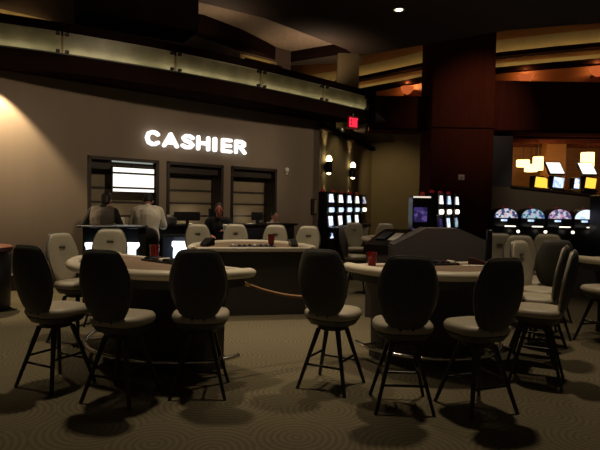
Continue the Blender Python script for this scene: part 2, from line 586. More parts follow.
spot((-2.0, 12.9, 4.9), (-2.2, 12.7, 6.1), 26, 150, 0.9, 0.2, (1.0, 0.74, 0.5))
# dark bulkhead hanging at the near end of the tray
struct('trim_bulkhead', MB().box((-3.15, 10.35, 5.35), (2.1, 0.9, 1.1), None, 0, 0.55), 'ceiling')

# clerestory at the back: stepped curved coves lit from their ledges
CPX = [(272, 26.0, 0), (300, 24.5, 0), (335, 23.4, 0), (370, 22.1, 0), (400, 21.0, 0), (430, 20.0, 0), (465, 19.3, 0), (500, 18.7, 0), (550, 18.0, 0), (600, 17.4, 0), (660, 16.8, 0)]
cl = [Vector((at(p, y), y, 0)) for p, y, _ in CPX]
struct('wall_clerestory', strip(cl, 0.0, 0.15, 5.0, 8.25), 'gold_wood')
cove(cl, 6.74, 'trim_3', 0.05, 'warm_tube', 0.34, 0.56)
cove(cl, 6.24, 'trim_4', 0.05, 'warm_tube', 0.34, 0.26)
for i, (px, y, z, lab) in enumerate(((404, 20.4, 5.84, 'amber cup sconce glowing on the upper wall beside the big column'),
                                     (521, 18.0, 5.76, 'amber cup sconce glowing on the upper wall above the wide dark soffit'),
                                     (592, 17.1, 5.82, 'amber cup sconce on the upper wall above the lamp-lit window, cut by the frame'))):
    t = thing('wall_sconce', lab, 'wall lamp', (at(px, y), y, z), 0, 'amber sconces of the clerestory')
    MB().lathe([(0.05, -0.12), (0.14, -0.06), (0.22, 0.06), (0.25, 0.16), (0.23, 0.16), (0.12, 0.0)], 18).build('lamp_shade', 'amber_glow', t, True)
    MB().box((0, 0.2, -0.05), (0.06, 0.4, 0.06)).build('wall_arm', 'frame', t)
    pl = point((at(px, y), y + 0.05, z + 0.3), (45, 15, 15)[i], 0.08, (1.0, 0.42, 0.15))

# pilaster, back beam, big column
point((2.4, 18.2, 5.6), 5, 0.08)  # added fill that lights the side of the pilaster
struct('column_2', MB().box((1.32, 16.0, 5.0), (0.62, 0.5, 2.4)), 'olive_wall')
struct('trim_beam_back', MB().box((2.9, 16.5, 4.27), (1.8, 0.9, 1.00)).box((9.1, 16.5, 4.52), (10.6, 0.9, 1.50)), 'red_wood')
struct('trim_beam_shadow_line', MB().box((8.2, 16.04, 3.80), (12.4, 0.04, 0.05)), 'beam')
struct('column', MB().box((4.62, 16.3, 4.1), (1.80, 1.4, 8.2), None, 0.02), 'red_wood')
struct('trim_column_band', MB().box((4.62, 16.3, 3.80), (1.84, 1.44, 0.03)), 'beam')

# alcove with sconces, tan wall behind
AD = Vector((0.357, 0.934, 0)); AN = Vector((0.934, -0.357, 0))
A0p = Vector((0.14, 14.2, 0))
AM = Matrix(((AD.x, AN.x, 0, A0p.x), (AD.y, AN.y, 0, A0p.y), (0, 0, 1, 0), (0, 0, 0, 1)))
struct('wall_alcove', MB().box((3.6, -0.1, 2.05), (7.6, 0.2, 4.1), AM), 'olive_wall')
struct('wall_back', MB().box((6, 21.1, 2.55), (9, 0.2, 5.1)), 'olive_wall')
ke = WM @ Vector((s_end, 0, 0))
struct('wall_return', MB().box((s_end - 0.1, -0.45, 1.85), (0.2, 0.9, 3.7), WM), 'tan_wall')
struct('ceiling_alcove', MB().prism([(ke.x - 1.0, ke.y + 0.6), (ke.x + .1, ke.y + .1), (1.7, 13.7), (2.4, 15.7), (3.6, 21), (1.5, 21)], 4.0, 4.1), 'ceiling')
struct('trim_alcove_beam', MB().box((3.6, 0.06, 3.72), (7.4, 0.14, 0.12), AM), 'beam')
spot((3.2, 17.8, 3.95), (3.6, 21, 1.6), 130, 80, 0.8, 0.1, (1.0, 0.78, 0.42))  # fill spot added to brighten the tan back wall


def alcove_at(px):
    t = (px - 300.0) / 540.0
    return (t * A0p.y - A0p.x) / (AD.x - t * AD.y)


for px, lab in ((323.5, 'black cylinder wall sconce nearer the cashier wall, glowing above and below'),
                (348.0, 'black cylinder wall sconce deeper in the alcove, glowing above and below')):
    s = alcove_at(px)
    p = AM @ Vector((s, 0.13, 2.61 if px < 340 else 2.62))
    t = thing('wall_sconce', lab, 'wall lamp', tuple(p), 0, 'black sconces of the alcove')
    t.rotation_euler = (0, 0, math.atan2(AN.y, AN.x))
    MB().lathe([(0.10, -0.16), (0.105, -0.14), (0.105, 0.14), (0.10, 0.16), (0.09, 0.16), (0.088, -0.16)], 20).build('lamp_shade', 'slot_black', t, True)
    MB().box((-0.11, 0, 0), (0.06, 0.08, 0.14)).build('wall_bracket', 'slot_black', t)
    MB().lathe([(0.03, 0.14), (0.080, 0.17), (0.088, 0.22), (0.07, 0.28), (0.03, 0.33), (0.005, 0.34)], 16).build('bulb', 'bulb', t, True)
    MB().lathe([(0.06, -0.17), (0.06, -0.20), (0.01, -0.22)], 16).build('lower_lens', 'bulb', t, True)
    spot(p + Vector((0.03, -0.02, 0.42)), p + Vector((-0.12, 0.03, 2.5)), 16, 70, 0.6, 0.02, (1.0, 0.8, 0.42))
    spot(p + Vector((0.03, -0.02, -0.24)), p + Vector((-0.10, 0.03, -2.5)), 10, 60, 0.6, 0.02, (1.0, 0.8, 0.42))

# right-hand low wall with the opening to the lamp-lit room
struct('wall_back_lower', MB().prism([(5.48, 0), (12.5, 0), (12.5, 1.60), (6.33, 2.16), (5.48, 2.16)], 0, 0.25,
       Matrix.Translation((0, 16.45, 0)) @ Matrix.Rotation(PI / 2, 4, 'X')), 'grey_wall')
struct('wall_jamb', MB().box((5.90, 16.33, 2.95), (0.84, 0.25, 1.6)), 'navy')
struct('trim_sill', MB().prism([(6.30, 2.15), (12.5, 1.59), (12.5, 1.64), (6.30, 2.20)], -0.05, 0.30,
       Matrix.Translation((0, 16.45, 0)) @ Matrix.Rotation(PI / 2, 4, 'X')), 'dark_wood')
# the raised room seen through it
struct('floor_raised', MB().box((10, 18.6, 1.45), (9.5, 4.0, 0.1)), 'carpet')
struct('wall_raised_back', MB().box((10, 20.7, 2.72), (9.5, 0.2, 2.44)), 'gold_wood')
mb = MB().box((10, 18.75, 3.99), (9.5, 4.1, 0.1))
struct('ceiling_raised', mb, 'gold_wood')
for k in range(3):
    struct('trim_ceiling_beam', MB().box((10, 17.5 + 1.15 * k, 3.86), (9.2, 0.22, 0.16), None, 0, -0.05), 'red_wood')
struct('wall_raised_side', MB().box((6.1, 18.6, 2.72), (0.2, 4.0, 2.44)), 'gold_wood')
point((8.4, 18.3, 3.45), 22, 0.2, (1.0, 0.6, 0.25))
point((10.6, 18.6, 3.45), 16, 0.2, (1.0, 0.6, 0.25))
struct('column_3', MB().box((9.10, 19.6, 2.72), (0.7, 0.5, 2.44)), 'gold_wood')


def drum_lamp(px, y, z, r, h, lab):
    t = thing('pendant_lamp', lab, 'lamp', (at(px, y), y, z), 0, 'glowing drum lamps of the raised room')
    MB().lathe([(r * .97, -h / 2), (r, -h / 2 + .02), (r, h / 2 - .02), (r * .97, h / 2), (r * .9, h / 2), (r * .9, -h / 2)], 20).build('lamp_shade', 'shade_glow', t, True)
    MB().tube([(0, 0, h / 2 - 0.05), (0, 0, 3.94 - z)], 0.012, 6).build('hanging_rod', 'frame', t)
    return t


drum_lamp(536, 18.6, 3.07, 0.17, 0.46, 'tall glowing drum lamp above the first white slanted display')
drum_lamp(521, 19.0, 3.10, 0.22, 0.24, 'low wide glowing drum lamp nearest the window jamb')
drum_lamp(529, 19.5, 2.98, 0.22, 0.26, 'low glowing drum lamp tucked between the wide and the tall lamp')
drum_lamp(585, 18.2, 3.15, 0.21, 0.56, 'tall lone glowing drum lamp above the cream slanted display')


def video_machine(px, y, scr, top, lab, rz=0.0, z=1.5):
    t = thing('gaming_machine', lab, 'slot machine', (at(px, y), y, z), 0, 'machines of the raised room')
    MB().box((0, 0.1, 0.35), (0.5, 0.5, 0.7), None, .02).build('cabinet', 'slot_black', t)
    MB().box((0, 0.0, 0.88), (0.42, 0.10, 0.42), Matrix.Rotation(0, 4, 'X'), .015).build('monitor', 'slot_black', t)
    MB().box((0.0, -0.056, 0.88), (0.33, 0.01, 0.33), Matrix.Translation((0, 0, 0)) @ Matrix.Rotation(math.radians(7), 4, 'Y')).build('main_screen', scr, t)
    MB().box((0, -0.2, 0.62), (0.46, 0.2, 0.05), None, .01).build('button_deck', 'slot_black', t)
    if top:
        MB().tube([(0, 0.1, 0.7), (0, 0.1, 1.25)], 0.03, 8).build('topper_post', 'slot_black', t)
        tm = Matrix.Translation((0, 0.05, 1.33)) @ Matrix.Rotation(math.radians(-20), 4, 'X')
        MB().add([(-0.30, 0.04, 0.22), (0.20, 0.04, 0.22), (0.32, 0.04, -0.22), (-0.18, 0.04, -0.22),
                  (-0.30, -0.04, 0.22), (0.20, -0.04, 0.22), (0.32, -0.04, -0.22), (-0.18, -0.04, -0.22)],
                 [(0, 1, 2, 3), (7, 6, 5, 4), (0, 4, 5, 1), (1, 5, 6, 2), (2, 6, 7, 3), (3, 7, 4, 0)], tm).build('topper_case', 'slot_black', t)
        MB().add([(-0.27, -0.05, 0.19), (0.18, -0.05, 0.19), (0.29, -0.05, -0.19), (-0.16, -0.05, -0.19)], [(0, 1, 2, 3)], tm).build('topper_display', top, t)


video_machine(535, 17.6, 'yellow_screen', None, 'machine with yellow screen nearest the window jamb, no topper')
video_machine(543, 18.6, 'yellow_screen', None, 'machine with yellow screen below the white slanted display')
video_machine(553, 17.5, 'scr_pale', 'board_white', 'machine with pale blue screen under a white slanted display')
video_machine(574, 18.2, 'scr_blue', None, 'machine with blue screen beside the lone tall drum lamp')
video_machine(585, 17.5, 'yellow_screen', 'board_white', 'machine with yellow screen under a cream slanted display and tall lamp')

# ------------------------------------------------------------------ signs and wall fittings
STK = {'C': [[(.78, .80), (.62, .92), (.42, .94), (.2, .82), (.1, .5), (.2, .18), (.42, .06), (.62, .08), (.78, .20)]],
       'A': [[(.06, .05), (.42, .92), (.78, .05)], [(.22, .30), (.62, .30)], [(.34, .5), (.50, .5)]],
       'S': [[(.66, .82), (.5, .93), (.28, .93), (.14, .76), (.25, .58), (.52, .46), (.66, .28), (.52, .08), (.28, .06), (.1, .18)]],
       'H': [[(.1, .05), (.1, .95)], [(.62, .05), (.62, .95)], [(.1, .5), (.62, .5)]],
       'I': [[(.12, .05), (.12, .95)]],
       'E': [[(.1, .05), (.1, .95)], [(.1, .95), (.58, .95)], [(.1, .5), (.55, .5)], [(.1, .05), (.58, .05)]],
       'R': [[(.1, .05), (.1, .95), (.44, .95), (.6, .82), (.6, .66), (.44, .52), (.1, .52)], [(.36, .5), (.64, .05)]],
       'X': [[(.1, .05), (.6, .95)], [(.1, .95), (.6, .05)]], 'T': [[(.3, .05), (.3, .95)], [(.05, .95), (.58, .95)]]}


def letter_mb(ch, h, th, depth, xs=1.0):
    mb = MB()
    for path in STK[ch]:
        for a, b in zip(path, path[1:]):
            ax, az, bx, bz = a[0] * h * xs, th / 2 + a[1] * (h - th), b[0] * h * xs, th / 2 + b[1] * (h - th)
            an = math.atan2(bz - az, bx - ax)
            poly = [(ax + th / 2 * math.cos(an + PI / 2 + PI * k / 8), az + th / 2 * math.sin(an + PI / 2 + PI * k / 8)) for k in range(9)]
            poly += [(bx + th / 2 * math.cos(an - PI / 2 + PI * k / 8), bz + th / 2 * math.sin(an - PI / 2 + PI * k / 8)) for k in range(9)]
            mb.prism(poly, -depth / 2, depth / 2, Matrix.Rotation(PI / 2, 4, 'X'))
    return mb


# CASHIER in glowing white letters on the wall
cs0 = wall_s(143.2)
sg = thing('cashier_sign', 'glowing white CASHIER letters mounted on the tan wall above the windows', 'sign', tuple(WM @ Vector((cs0, 0.06, 2.58))))
sg.rotation_euler = (0, 0, math.atan2(WD.y, WD.x))
LH, LT = 0.335, 0.074
for ch, pa_, pb_ in (('C', 145.2, 159.6), ('A', 162.6, 178.8), ('S', 181.4, 194.6), ('H', 197.2, 210.4), ('I', 213.6, 218.8), ('E', 222.2, 233.0), ('R', 235.6, 247.2)):
    xa, xb = [wall_s(q - 2.0 - 0.018 * (q - 145)) - cs0 for q in (pa_, pb_)]
    pts = [p[0] for st in STK[ch] for p in st]
    lo, hi = min(pts), max(pts)
    th = LT if ch != 'I' else 0.095
    k_ = (xb - xa - th) / max((hi - lo) * LH, 1e-6) if hi > lo else 1.0
    mb = letter_mb(ch, LH, th, 0.05, k_)
    x0 = min(v[0] for v in mb.v)
    mb.v = [(v[0] - x0 + xa, v[1], v[2]) for v in mb.v]
    mb.build('letter', 'sign_white', sg)

# exit sign under the fascia corner
ex = thing('exit_sign', 'red glowing EXIT sign hanging under the fascia corner', 'sign', (1.225, 13.05, 3.50), 0)
ex.rotation_euler = (0, 0, math.radians(38))
MB().box((0, 0, 0.0), (0.30, 0.06, 0.30), None, .01).build('housing', 'exit_face', ex)
mbx = MB()
x = -0.135
for ch in 'EXIT':
    l = letter_mb(ch, 0.24, 0.038, 0.02, 0.38)
    mbx.add([(v[0] + x, v[1] - 0.036, v[2] - 0.12) for v in l.v], l.f)
    x += {'E': .075, 'X': .08, 'I': .04, 'T': .07}[ch]
mbx.build('lettering', 'exit_red', ex)
MB().tube([(0, 0, 0.14), (0, 0, 0.22)], 0.02, 8).build('stem', 'frame', ex)

t = thing('wall_switch', 'small pale wall plate on the dark red column', 'switch', (4.62, 15.59, 2.38))
MB().box((0, 0, 0), (0.18, 0.03, 0.16), None, .01).build('plate', 'white_plastic', t)
MB().box((0, -0.02, 0), (0.06, 0.02, 0.07), None, .005).build('toggle', 'pale_trim', t)
p = WM @ Vector((wall_s(285), 0.03, 2.33))
t = thing('motion_sensor', 'small round white sensor on wall beside the third cashier window', 'sensor', tuple(p))
MB().ball((0, 0, 0), (0.06, 0.03, 0.06)).build('dome', 'white_plastic', t, True)
MB().box((0.03 * 0, 0.01, -0.09), (0.05, 0.03, 0.04), None, .005).build('base', 'white_plastic', t)
p = WM @ Vector((wall_s(312.5), 0.04, 1.47))
t = thing('notice_frame', 'tall narrow notice frame on the wall end beside the slot bank', 'frame', tuple(p))
t.rotation_euler = (0, 0, math.atan2(WD.y, WD.x))
MB().box((0, 0, 0), (0.16, 0.04, 0.40), None, .008).build('frame', 'frame', t)
MB().box((0.03, -0.025, 0), (0.08, 0.012, 0.34)).build('notice_sheet', 'slat', t)

# the one downlight in view
t = thing('ceiling_downlight', 'tiny bright downlight in the alcove ceiling above the two sconces', 'ceiling light', (1.30, 17.2, 3.99))
MB().lathe([(0.07, 0.0), (0.10, -0.012), (0.105, 0.0)], 20).build('trim_ring', 'pale_trim', t, True)
MB().lathe([(0.068, -0.02), (0.05, -0.05), (0.001, -0.06)], 16).build('lens', 'lens', t, True)
t = thing('ceiling_downlight', 'small round lit downlight in the dark main ceiling', 'ceiling light', (2.12, 12.2, 5.89))
MB().lathe([(0.09, 0.0), (0.13, -0.012), (0.135, 0.0)], 24).build('trim_ring', 'pale_trim', t, True)
MB().lathe([(0.088, -0.004), (0.05, -0.012), (0.001, -0.014)], 20).build('lens', 'lens', t, True)
spot((2.12, 12.2, 5.85), (2.12, 12.2, 0), 140, 50, 0.8)

# menu board in the first window
sa, sb = wall_s(113), wall_s(153.5)
mc = WM @ Vector(((sa + sb) / 2, -0.02, 1.92))
t = thing('menu_board', 'bright white lit board with two dark lines in the first cashier window', 'lit board', tuple(mc))
t.rotation_euler = (0, 0, math.atan2(WD.y, WD.x))
bw = sb - sa
MB().box((0, 0.02, 0), (bw + 0.05, 0.05, 0.49), None, .01).build('case', 'frame', t)
for z0, z1 in ((0.145, 0.225), (-0.13, 0.105), (-0.22, -0.17)):
    MB().box((0, -0.012, (z0 + z1) / 2), (bw, 0.016, z1 - z0)).build('lit_panel', 'board_white', t)
MB().tube([(0, 0.03, 0.2), (0, 0.03, 0.30)], 0.015, 6).build('hanger', 'frame', t)
p = WM @ Vector(((sa + sb) / 2 - 0.02, -0.02, 2.255))
t = thing('light_tube', 'thin dim tube light above the bright board in the first window', 'tube light', tuple(p))
t.rotation_euler = (0, 0, math.atan2(WD.y, WD.x))
MB().tube([(-bw / 2, 0, 0), (bw / 2, 0, 0)], 0.014, 8).build('tube', glow('dim_tube_glow', (0.8, 0.85, 0.75), 0.35), t)
MB().box((0, 0.02, 0.02), (bw + .04, 0.03, 0.02)).build('housing', 'frame', t)

# cashier counter
ca, cb = wins[0][0] - 0.05, wins[2][1] - 0.05
ct = thing('cashier_counter', 'long dark cashier counter below the three windows', 'counter', tuple(WM @ Vector(((ca + cb) / 2, 0.62, 0))))
ct.rotation_euler = (0, 0, math.atan2(WD.y, WD.x))
MB().box((0, 0, 1.07), (cb - ca, 0.46, 0.05), None, .01).build('countertop', 'black_wood', ct)
MB().box((0, 0.03, 0.52), (cb - ca - .06, 0.34, 1.04)).build('front_panel', 'navy', ct)
for k in range(4):
    MB().box((-(cb - ca) / 2 + .3 + k * ((cb - ca) - .6) / 3, -0.155, 0.53), (0.05, 0.04, 1.0), None, .005).build('pilaster', 'frame', ct)


def on_counter(px, y=0.62):
    return WM @ Vector((wall_s(px) + 0.0, y, 1.095))


WYAW = 90 - math.degrees(math.atan2(WD.y, WD.x))


def monitor(loc, yaw, label, w_=0.42, h_=0.30):
    t = thing('monitor', label, 'monitor', tuple(loc), yaw, 'monitors on the cashier counter')
    MB().box((0, 0, 0.07 + h_ / 2), (w_, 0.04, h_), None, .01).build('case', 'slot_black', t)
    MB().box((0, 0.023, 0.07 + h_ / 2), (w_ - .04, 0.006, h_ - .04)).build('screen', 'slot_black', t)
    MB().box((0, -0.03, 0.06), (0.06, 0.03, 0.12)).build('stand', 'slot_black', t)
    MB().box((0, 0, 0.006), (0.2, 0.14, 0.012), None, .003).build('base', 'slot_black', t)
    return t


def cpx(px, y):   # a point of the counter seen at bearing px
    base = Vector((WN.x * y, W0.y + WN.y * y, 0))
    tt = (px - 300.0) / 540.0
    s = (tt * base.y - base.x) / (WD.x - tt * WD.y)
    return Vector((base.x + WD.x * s, base.y + WD.y * s, 1.095))


monitor(cpx(187, .62), -20, 'wide black monitor back on the counter under the second window', 0.50, 0.17)
monitor(cpx(214, .62), -60, 'narrow black monitor on the counter beside the ruddy seated person', 0.34, 0.24)
monitor(cpx(257, .62), -30, 'small black monitor on the counter under the third window', 0.26, 0.17)
t = thing('paper_stack', 'pale paper stack standing on the counter between the two standing people', 'paper', tuple(cpx(121, .60)), -42)
MB().box((0, 0, 0.07), (0.10, 0.08, 0.14), None, .01).build('sheets', 'paper', t)
MB().box((0, 0, 0.004), (0.14, 0.12, 0.008)).build('tray', 'frame', t)
t = thing('receipt_printer', 'pale receipt printer on the counter beside the wide black monitor', 'printer', tuple(cpx(170.5, .62)), -42)
MB().box((0, 0, 0.07), (0.16, 0.2, 0.14), None, .02).build('body', 'podium', t)
MB().box((0, 0.06, 0.15), (0.09, 0.01, 0.07)).build('paper_slip', 'paper', t)


# ------------------------------------------------------------------ chairs
def superell(th, n):
    c, s = math.cos(th), math.sin(th)
    return (math.copysign(abs(c) ** (2 / n), c), math.copysign(abs(s) ** (2 / n), s))


def make_chair(label, group):
    t = thing('casino_chair', label, 'chair', (0, 0, 0), 0, group)
    SEG = 28

    def seat_rings(prof, hw, hd):
        out = []
        for z, k in prof:
            out.append([(hw * k * superell(2 * PI * i / SEG, 2.8)[0], 0.01 + hd * k * superell(2 * PI * i / SEG, 2.8)[1], z) for i in range(SEG)])
        return out
    MB().loft(seat_rings([(0.575, .86), (0.585, .96), (0.605, 1.0), (0.630, .985), (0.648, .92), (0.655, .75), (0.650, .3), (0.648, .02)], .225, .215)).build('seat', 'taupe', t, True)
    MB().loft(seat_rings([(0.515, .45), (0.53, .80), (0.575, .94), (0.580, .9)], .225, .215)).build('seat_pan', 'black_vinyl', t, True)
    MB().lathe([(0.12, 0.485), (0.125, 0.49), (0.125, 0.518), (0.10, 0.522)], 20).build('swivel', 'black_wood', t, True)
    for sx in (-1, 1):
        for sy in (-1, 1):
            mb = MB()
            rings = []
            for z, r in ((0.0, .0115), (0.02, .0125), (0.25, .0145), (0.49, .018)):
                k = 1 - z / 0.49
                cx, cy = sx * (0.085 + 0.125 * k), sy * (0.085 + 0.125 * k)
                rings.append([(cx + r * a, cy + r * b, z) for a, b in ((-1, -.7), (-.7, -1), (.7, -1), (1, -.7), (1, .7), (.7, 1), (-.7, 1), (-1, .7))])
            mb.loft(rings).build('leg', 'black_wood', t)
    for k, z in ((0, .20), (1, .25), (2, .20), (3, .25)):
        q = 0.085 + 0.125 * (1 - z / .49)
        pts = [(-q, -q, z), (q, -q, z)]
        R = Matrix.Rotation(k * PI / 2, 4, 'Z')
        MB().tube([R @ Vector(p) for p in pts], 0.010, 8).build('stretcher', 'black_wood', t)
    # back: egg-shaped shell, leaning back
    BM = Matrix.Translation((0, -0.245, 0.880)) @ Matrix.Rotation(math.radians(10), 4, 'X')

    half = [(0.0, -1.0), (.065, -.99), (.108, -.94), (.146, -.82), (.180, -.62), (.208, -.36), (.224, -.08), (.226, .12), (.217, .34), (.199, .57),
            (.174, .78), (.152, .91), (.125, .97), (.085, .995), (0.0, 1.0)]
    loop = half + [(-x, z) for x, z in half[-2:0:-1]]

    def outline(th, r):
        q = th / (2 * PI) * len(loop)
        k0 = int(q + 1e-6) % len(loop)
        x, z = loop[k0]
        return x * 0.935 * r, z * 0.272 * r
    def surf(th, r, off):
        x, z = outline(th, r)
        return (x, 0.9 * x * x + 0.25 * z * z + off, z)
    SG = len(loop)
    def shell(offs):
        return [[surf(2 * PI * i / SG, r, o) for i in range(SG)] for r, o in offs]
    bk = MB().loft(shell([(.985, -.004), (.99, .010), (.95, .026), (.82, .036), (.5, .040), (.02, .041)]), True, BM).build('backrest', 'cream', t, True)
    MB().loft(shell([(.985, -.002), (1.0, -.012), (.96, -.024), (.8, -.031), (.4, -.034), (.02, -.035)]), True, BM).build('back_shell', 'black_vinyl', t, True)
    MB().tube([BM @ Vector(surf(2 * PI * i / SG, 1.005, .002)) for i in range(SG)], 0.0085, 6, True).build('piping', 'piping', bk, True)
    MB().box((0, 0.049, 0.115), (0.085, 0.012, 0.020), BM, .006).build('grip_slot', 'black_vinyl', bk)
    for sx in (-1, 1):
        MB().tube([(sx * .045, -0.08, 0.55), (sx * .045, -0.15, 0.553), (sx * .045, -0.188, 0.60), (sx * .045, -0.215, 0.72)], 0.013, 8).build('back_bracket', 'black_wood', t, True)
    return t


CH = [  # x, y, yaw, label, group
    (-1.98, 4.38, 27, 'black-backed casino chair turned half away at the front table, nearest the dark bin', 'tab'),
    (-1.345, 4.10, 17, 'black-backed casino chair between the half-turned chair and the chair near the rope', 'tab'),
    (-0.775, 4.27, -4, 'black-backed casino chair where the rope leaves the table nearest the bin', 'tab'),
    (-2.38, 5.78, 112, 'cream-fronted casino chair before the bright wall, behind the half-turned black chair', 'tab'),
    (-2.38, 6.63, 172, 'cream casino chair facing out between the two small cool lights of the pit desk', 'pit'),
    (0.285, 4.46, 28, 'black-backed casino chair at the far end of the rope, first at the podium table', 'tab'),
    (0.785, 4.04, 2, 'black-backed casino chair square-on, below the grey sloped podium', 'tab'),
    (1.345, 4.02, -22, 'black-backed casino chair angled inward with pale seat showing, below the podium post', 'tab'),
    (2.10, 4.70, -63, 'casino chair side-on with chrome-edged back, in front of the far-side table', 'tab'),
    (2.33, 5.30, -60, 'casino chair mostly hidden behind the side-on chair, cream seat showing', 'tab'),
    (-1.62, 8.80, 158, 'cream casino chair at the centre table end nearest the big cool light', 'ctr'),
    (-1.08, 9.10, 172, 'cream casino chair at the centre table beside the ruddy seated person', 'ctr'),
    (-0.43, 9.00, 183, 'cream casino chair at the centre table behind the red tumbler', 'ctr'),
    (0.08, 8.80, 196, 'cream casino chair at the centre table end nearest the slot bank', 'ctr'),
    (0.98, 9.35, 84, 'bluish edge-on casino chair between the centre table and the podium', 'far'),
    (1.20, 11.1, 165, 'tan-lit casino chair in front of the alcove slot bank', 'far'),
    (1.74, 11.0, 190, 'tan casino chair just beyond the podium console, top showing', 'far'),
    (2.79, 7.34, 184, 'cream casino chair beside the black post of the podium', 'far'),
    (2.86, 6.86, 188, 'cream casino chair half hidden behind the outward-angled cream chair', 'far'),
    (2.60, 5.80, 140, 'cream casino chair angled outward, directly behind the side-on chair', 'far'),
    (2.93, 6.36, 4, 'black-backed casino chair at the end of the far-side table', 'far'),
    (3.45, 7.35, 190, 'cream casino chair behind the dealer edge of the far-side table', 'far'),
    (3.43, 6.02, -15, 'casino chair at the frame edge of which only the cream seat shows', 'far'),
]
GR = {'tab': 'chairs around the two front tables', 'ctr': 'chairs around the centre table', 'far': 'chairs beyond the front tables', 'pit': 'chairs in the pit'}
proto = make_chair(CH[0][3], GR['tab'])
for k, (x, y, yaw, lab, g) in enumerate(CH):
    o = proto if k == 0 else copy_tree(proto)
    o.location = (x, y, 0)
    o.rotation_euler = (0, 0, -math.radians(yaw))
    o['label'] = lab
    o['group'] = GR[g]


# ------------------------------------------------------------------ gaming tables
def d_arc(a, b, k, n=40, ext=0.0):
    """the players' curve of a half-round table, local +y = players"""
    return [(a * k * math.cos(PI * i / n), b * k * math.sin(PI * i / n)) for i in range(n + 1)]


def make_table(label, mid, nrm, a, b, foot=True, wide=1.0):
    yaw = math.degrees(math.atan2(nrm[0], nrm[1]))
    t = thing('blackjack_table', label, 'gaming table', (mid[0], mid[1], 0), yaw, 'half-round gaming tables')
    body = d_arc(a, b, .90)
    MB().prism(body, 0.78, 0.895).build('apron', 'table_body', t)
    MB().prism(d_arc(a, b, .93), 0.895, 0.915).build('felt', 'felt', t)
    arc = d_arc(a, b, .955, 48)
    pts = [(x, y, 0.905) for x, y in arc]
    pts = [(pts[0][0] - .02, -0.05, .905)] + pts + [(pts[-1][0] + .02, -0.05, .905)]
    rs = [0.035, 0.058] + [0.062] * (len(pts) - 4) + [0.058, 0.035]
    MB().tube(pts, rs, 12, False, .72).build('armrest', 'rim_cream', t, True)
    MB().box((0, -0.03, 0.895), (2 * a * .88, 0.07, 0.06), None, .012).build('dealer_edge', 'pale_trim', t)
    ped = d_arc(a, b, .62)
    MB().loft([[(x, y, z) for x, y in d_arc(a, b, k)] for z, k in ((0.0, .68 * wide), (0.08, .68 * wide), (0.09, .66 * wide), (0.60, .67 * wide), (0.78, .74 * wide))]).build('pedestal', 'table_body', t, True)
    if foot:
        fr = [(x, y, 0.15) for x, y in d_arc(a, b, .84, 40)]
        rl = MB().tube(fr, 0.019, 10).build('foot_rail', 'chrome', t, True)
        for i in (2, 11, 20, 29, 38):
            x, y = d_arc(a, b, .84, 40)[i]
            x2, y2 = d_arc(a, b, .66, 40)[i]
            MB().tube([(x, y, .15), (x2, y2, .15)], 0.012, 8).build('rail_bracket', 'chrome', rl)
    tr = MB().box((0, 0.10, 0.925), (0.62, 0.16, 0.025), None, .006)
    tr = tr.build('chip_tray', 'slot_black', t)
    for i in range(8):
        MB().tube([(-0.26 + i * 0.074, 0.035, 0.940), (-0.26 + i * 0.074, 0.165, 0.940)], 0.018, 8).build('chip_row', ['white_plastic', 'maroon', 'navy', 'teal_dark'][i % 4], tr)
    return t


TA = make_table('half-round gaming table nearest the bin, cream armrest and brown felt', (-1.24, 5.36), (-.633, -.774), 1.10, .95)
TB = make_table('half-round gaming table in the centre, its dark dealer side to the camera', (-.62, 7.25), (-.20, .98), 0.86, 1.25, False, 1.28)
TC = make_table('half-round gaming table in front of the grey sloped podium', (1.29, 5.57), (.31, -.95), 0.89, .97)
TD = make_table('half-round gaming table far behind the podium console, cream rim showing', (2.15, 9.9), (-.6, .8), 1.05, .95, False)
TE = make_table('half-round gaming table cut by the frame edge, behind the side-on chair', (4.41, 6.89), (.30, -.954), 1.10, .97)


def on_table(T, lx, ly, z=0.916):
    return T.location + Matrix.Rotation(T.rotation_euler[2], 3, 'Z') @ Vector((lx, ly, z))


def tumbler(loc, lab, s=1.0):
    t = thing('tumbler', lab, 'glass', tuple(loc), 0, 'red tumblers on the tables')
    MB().lathe([(0.034 * s, 0), (0.036 * s, .004), (0.044 * s, .125 * s), (0.041 * s, .125 * s), (0.034 * s, .012), (0.001, .010)], 20).build('glass', 'red_glass', t, True)
    MB().lathe([(0.0335 * s, .013), (0.039 * s, .095 * s), (0.001, .096 * s)], 16).build('drink', 'red_glass', t, True)


tumbler((-1.52, 5.64, 0.916), 'red tumbler on the brown felt of the table nearest the bin', 1.15)
tumbler((-0.42, 7.95, 0.916), 'red tumbler on the centre table rim', 1.2)
tumbler((0.715, 5.30, 0.916), 'red tumbler on the table in front of the podium', 1.1)


def shoe(loc, yaw, lab, body, s=1.0):
    t = thing('dealing_shoe', lab, 'card shoe', tuple(loc), yaw, 'dealing shoes on the tables')
    mb = MB()
    pr = [(-0.16 * s, 0), (0.16 * s, 0), (0.16 * s, 0.05 * s), (-0.06 * s, 0.12 * s), (-0.16 * s, 0.12 * s)]
    mb.prism(pr, -0.06 * s, 0.06 * s, Matrix.Rotation(PI / 2, 4, 'X'))
    mb.build('body', body, t)
    MB().box((0.165 * s, 0, 0.025 * s), (0.02, 0.08 * s, 0.045 * s), None, .004).build('card_mouth', 'slot_black', t)
    return t


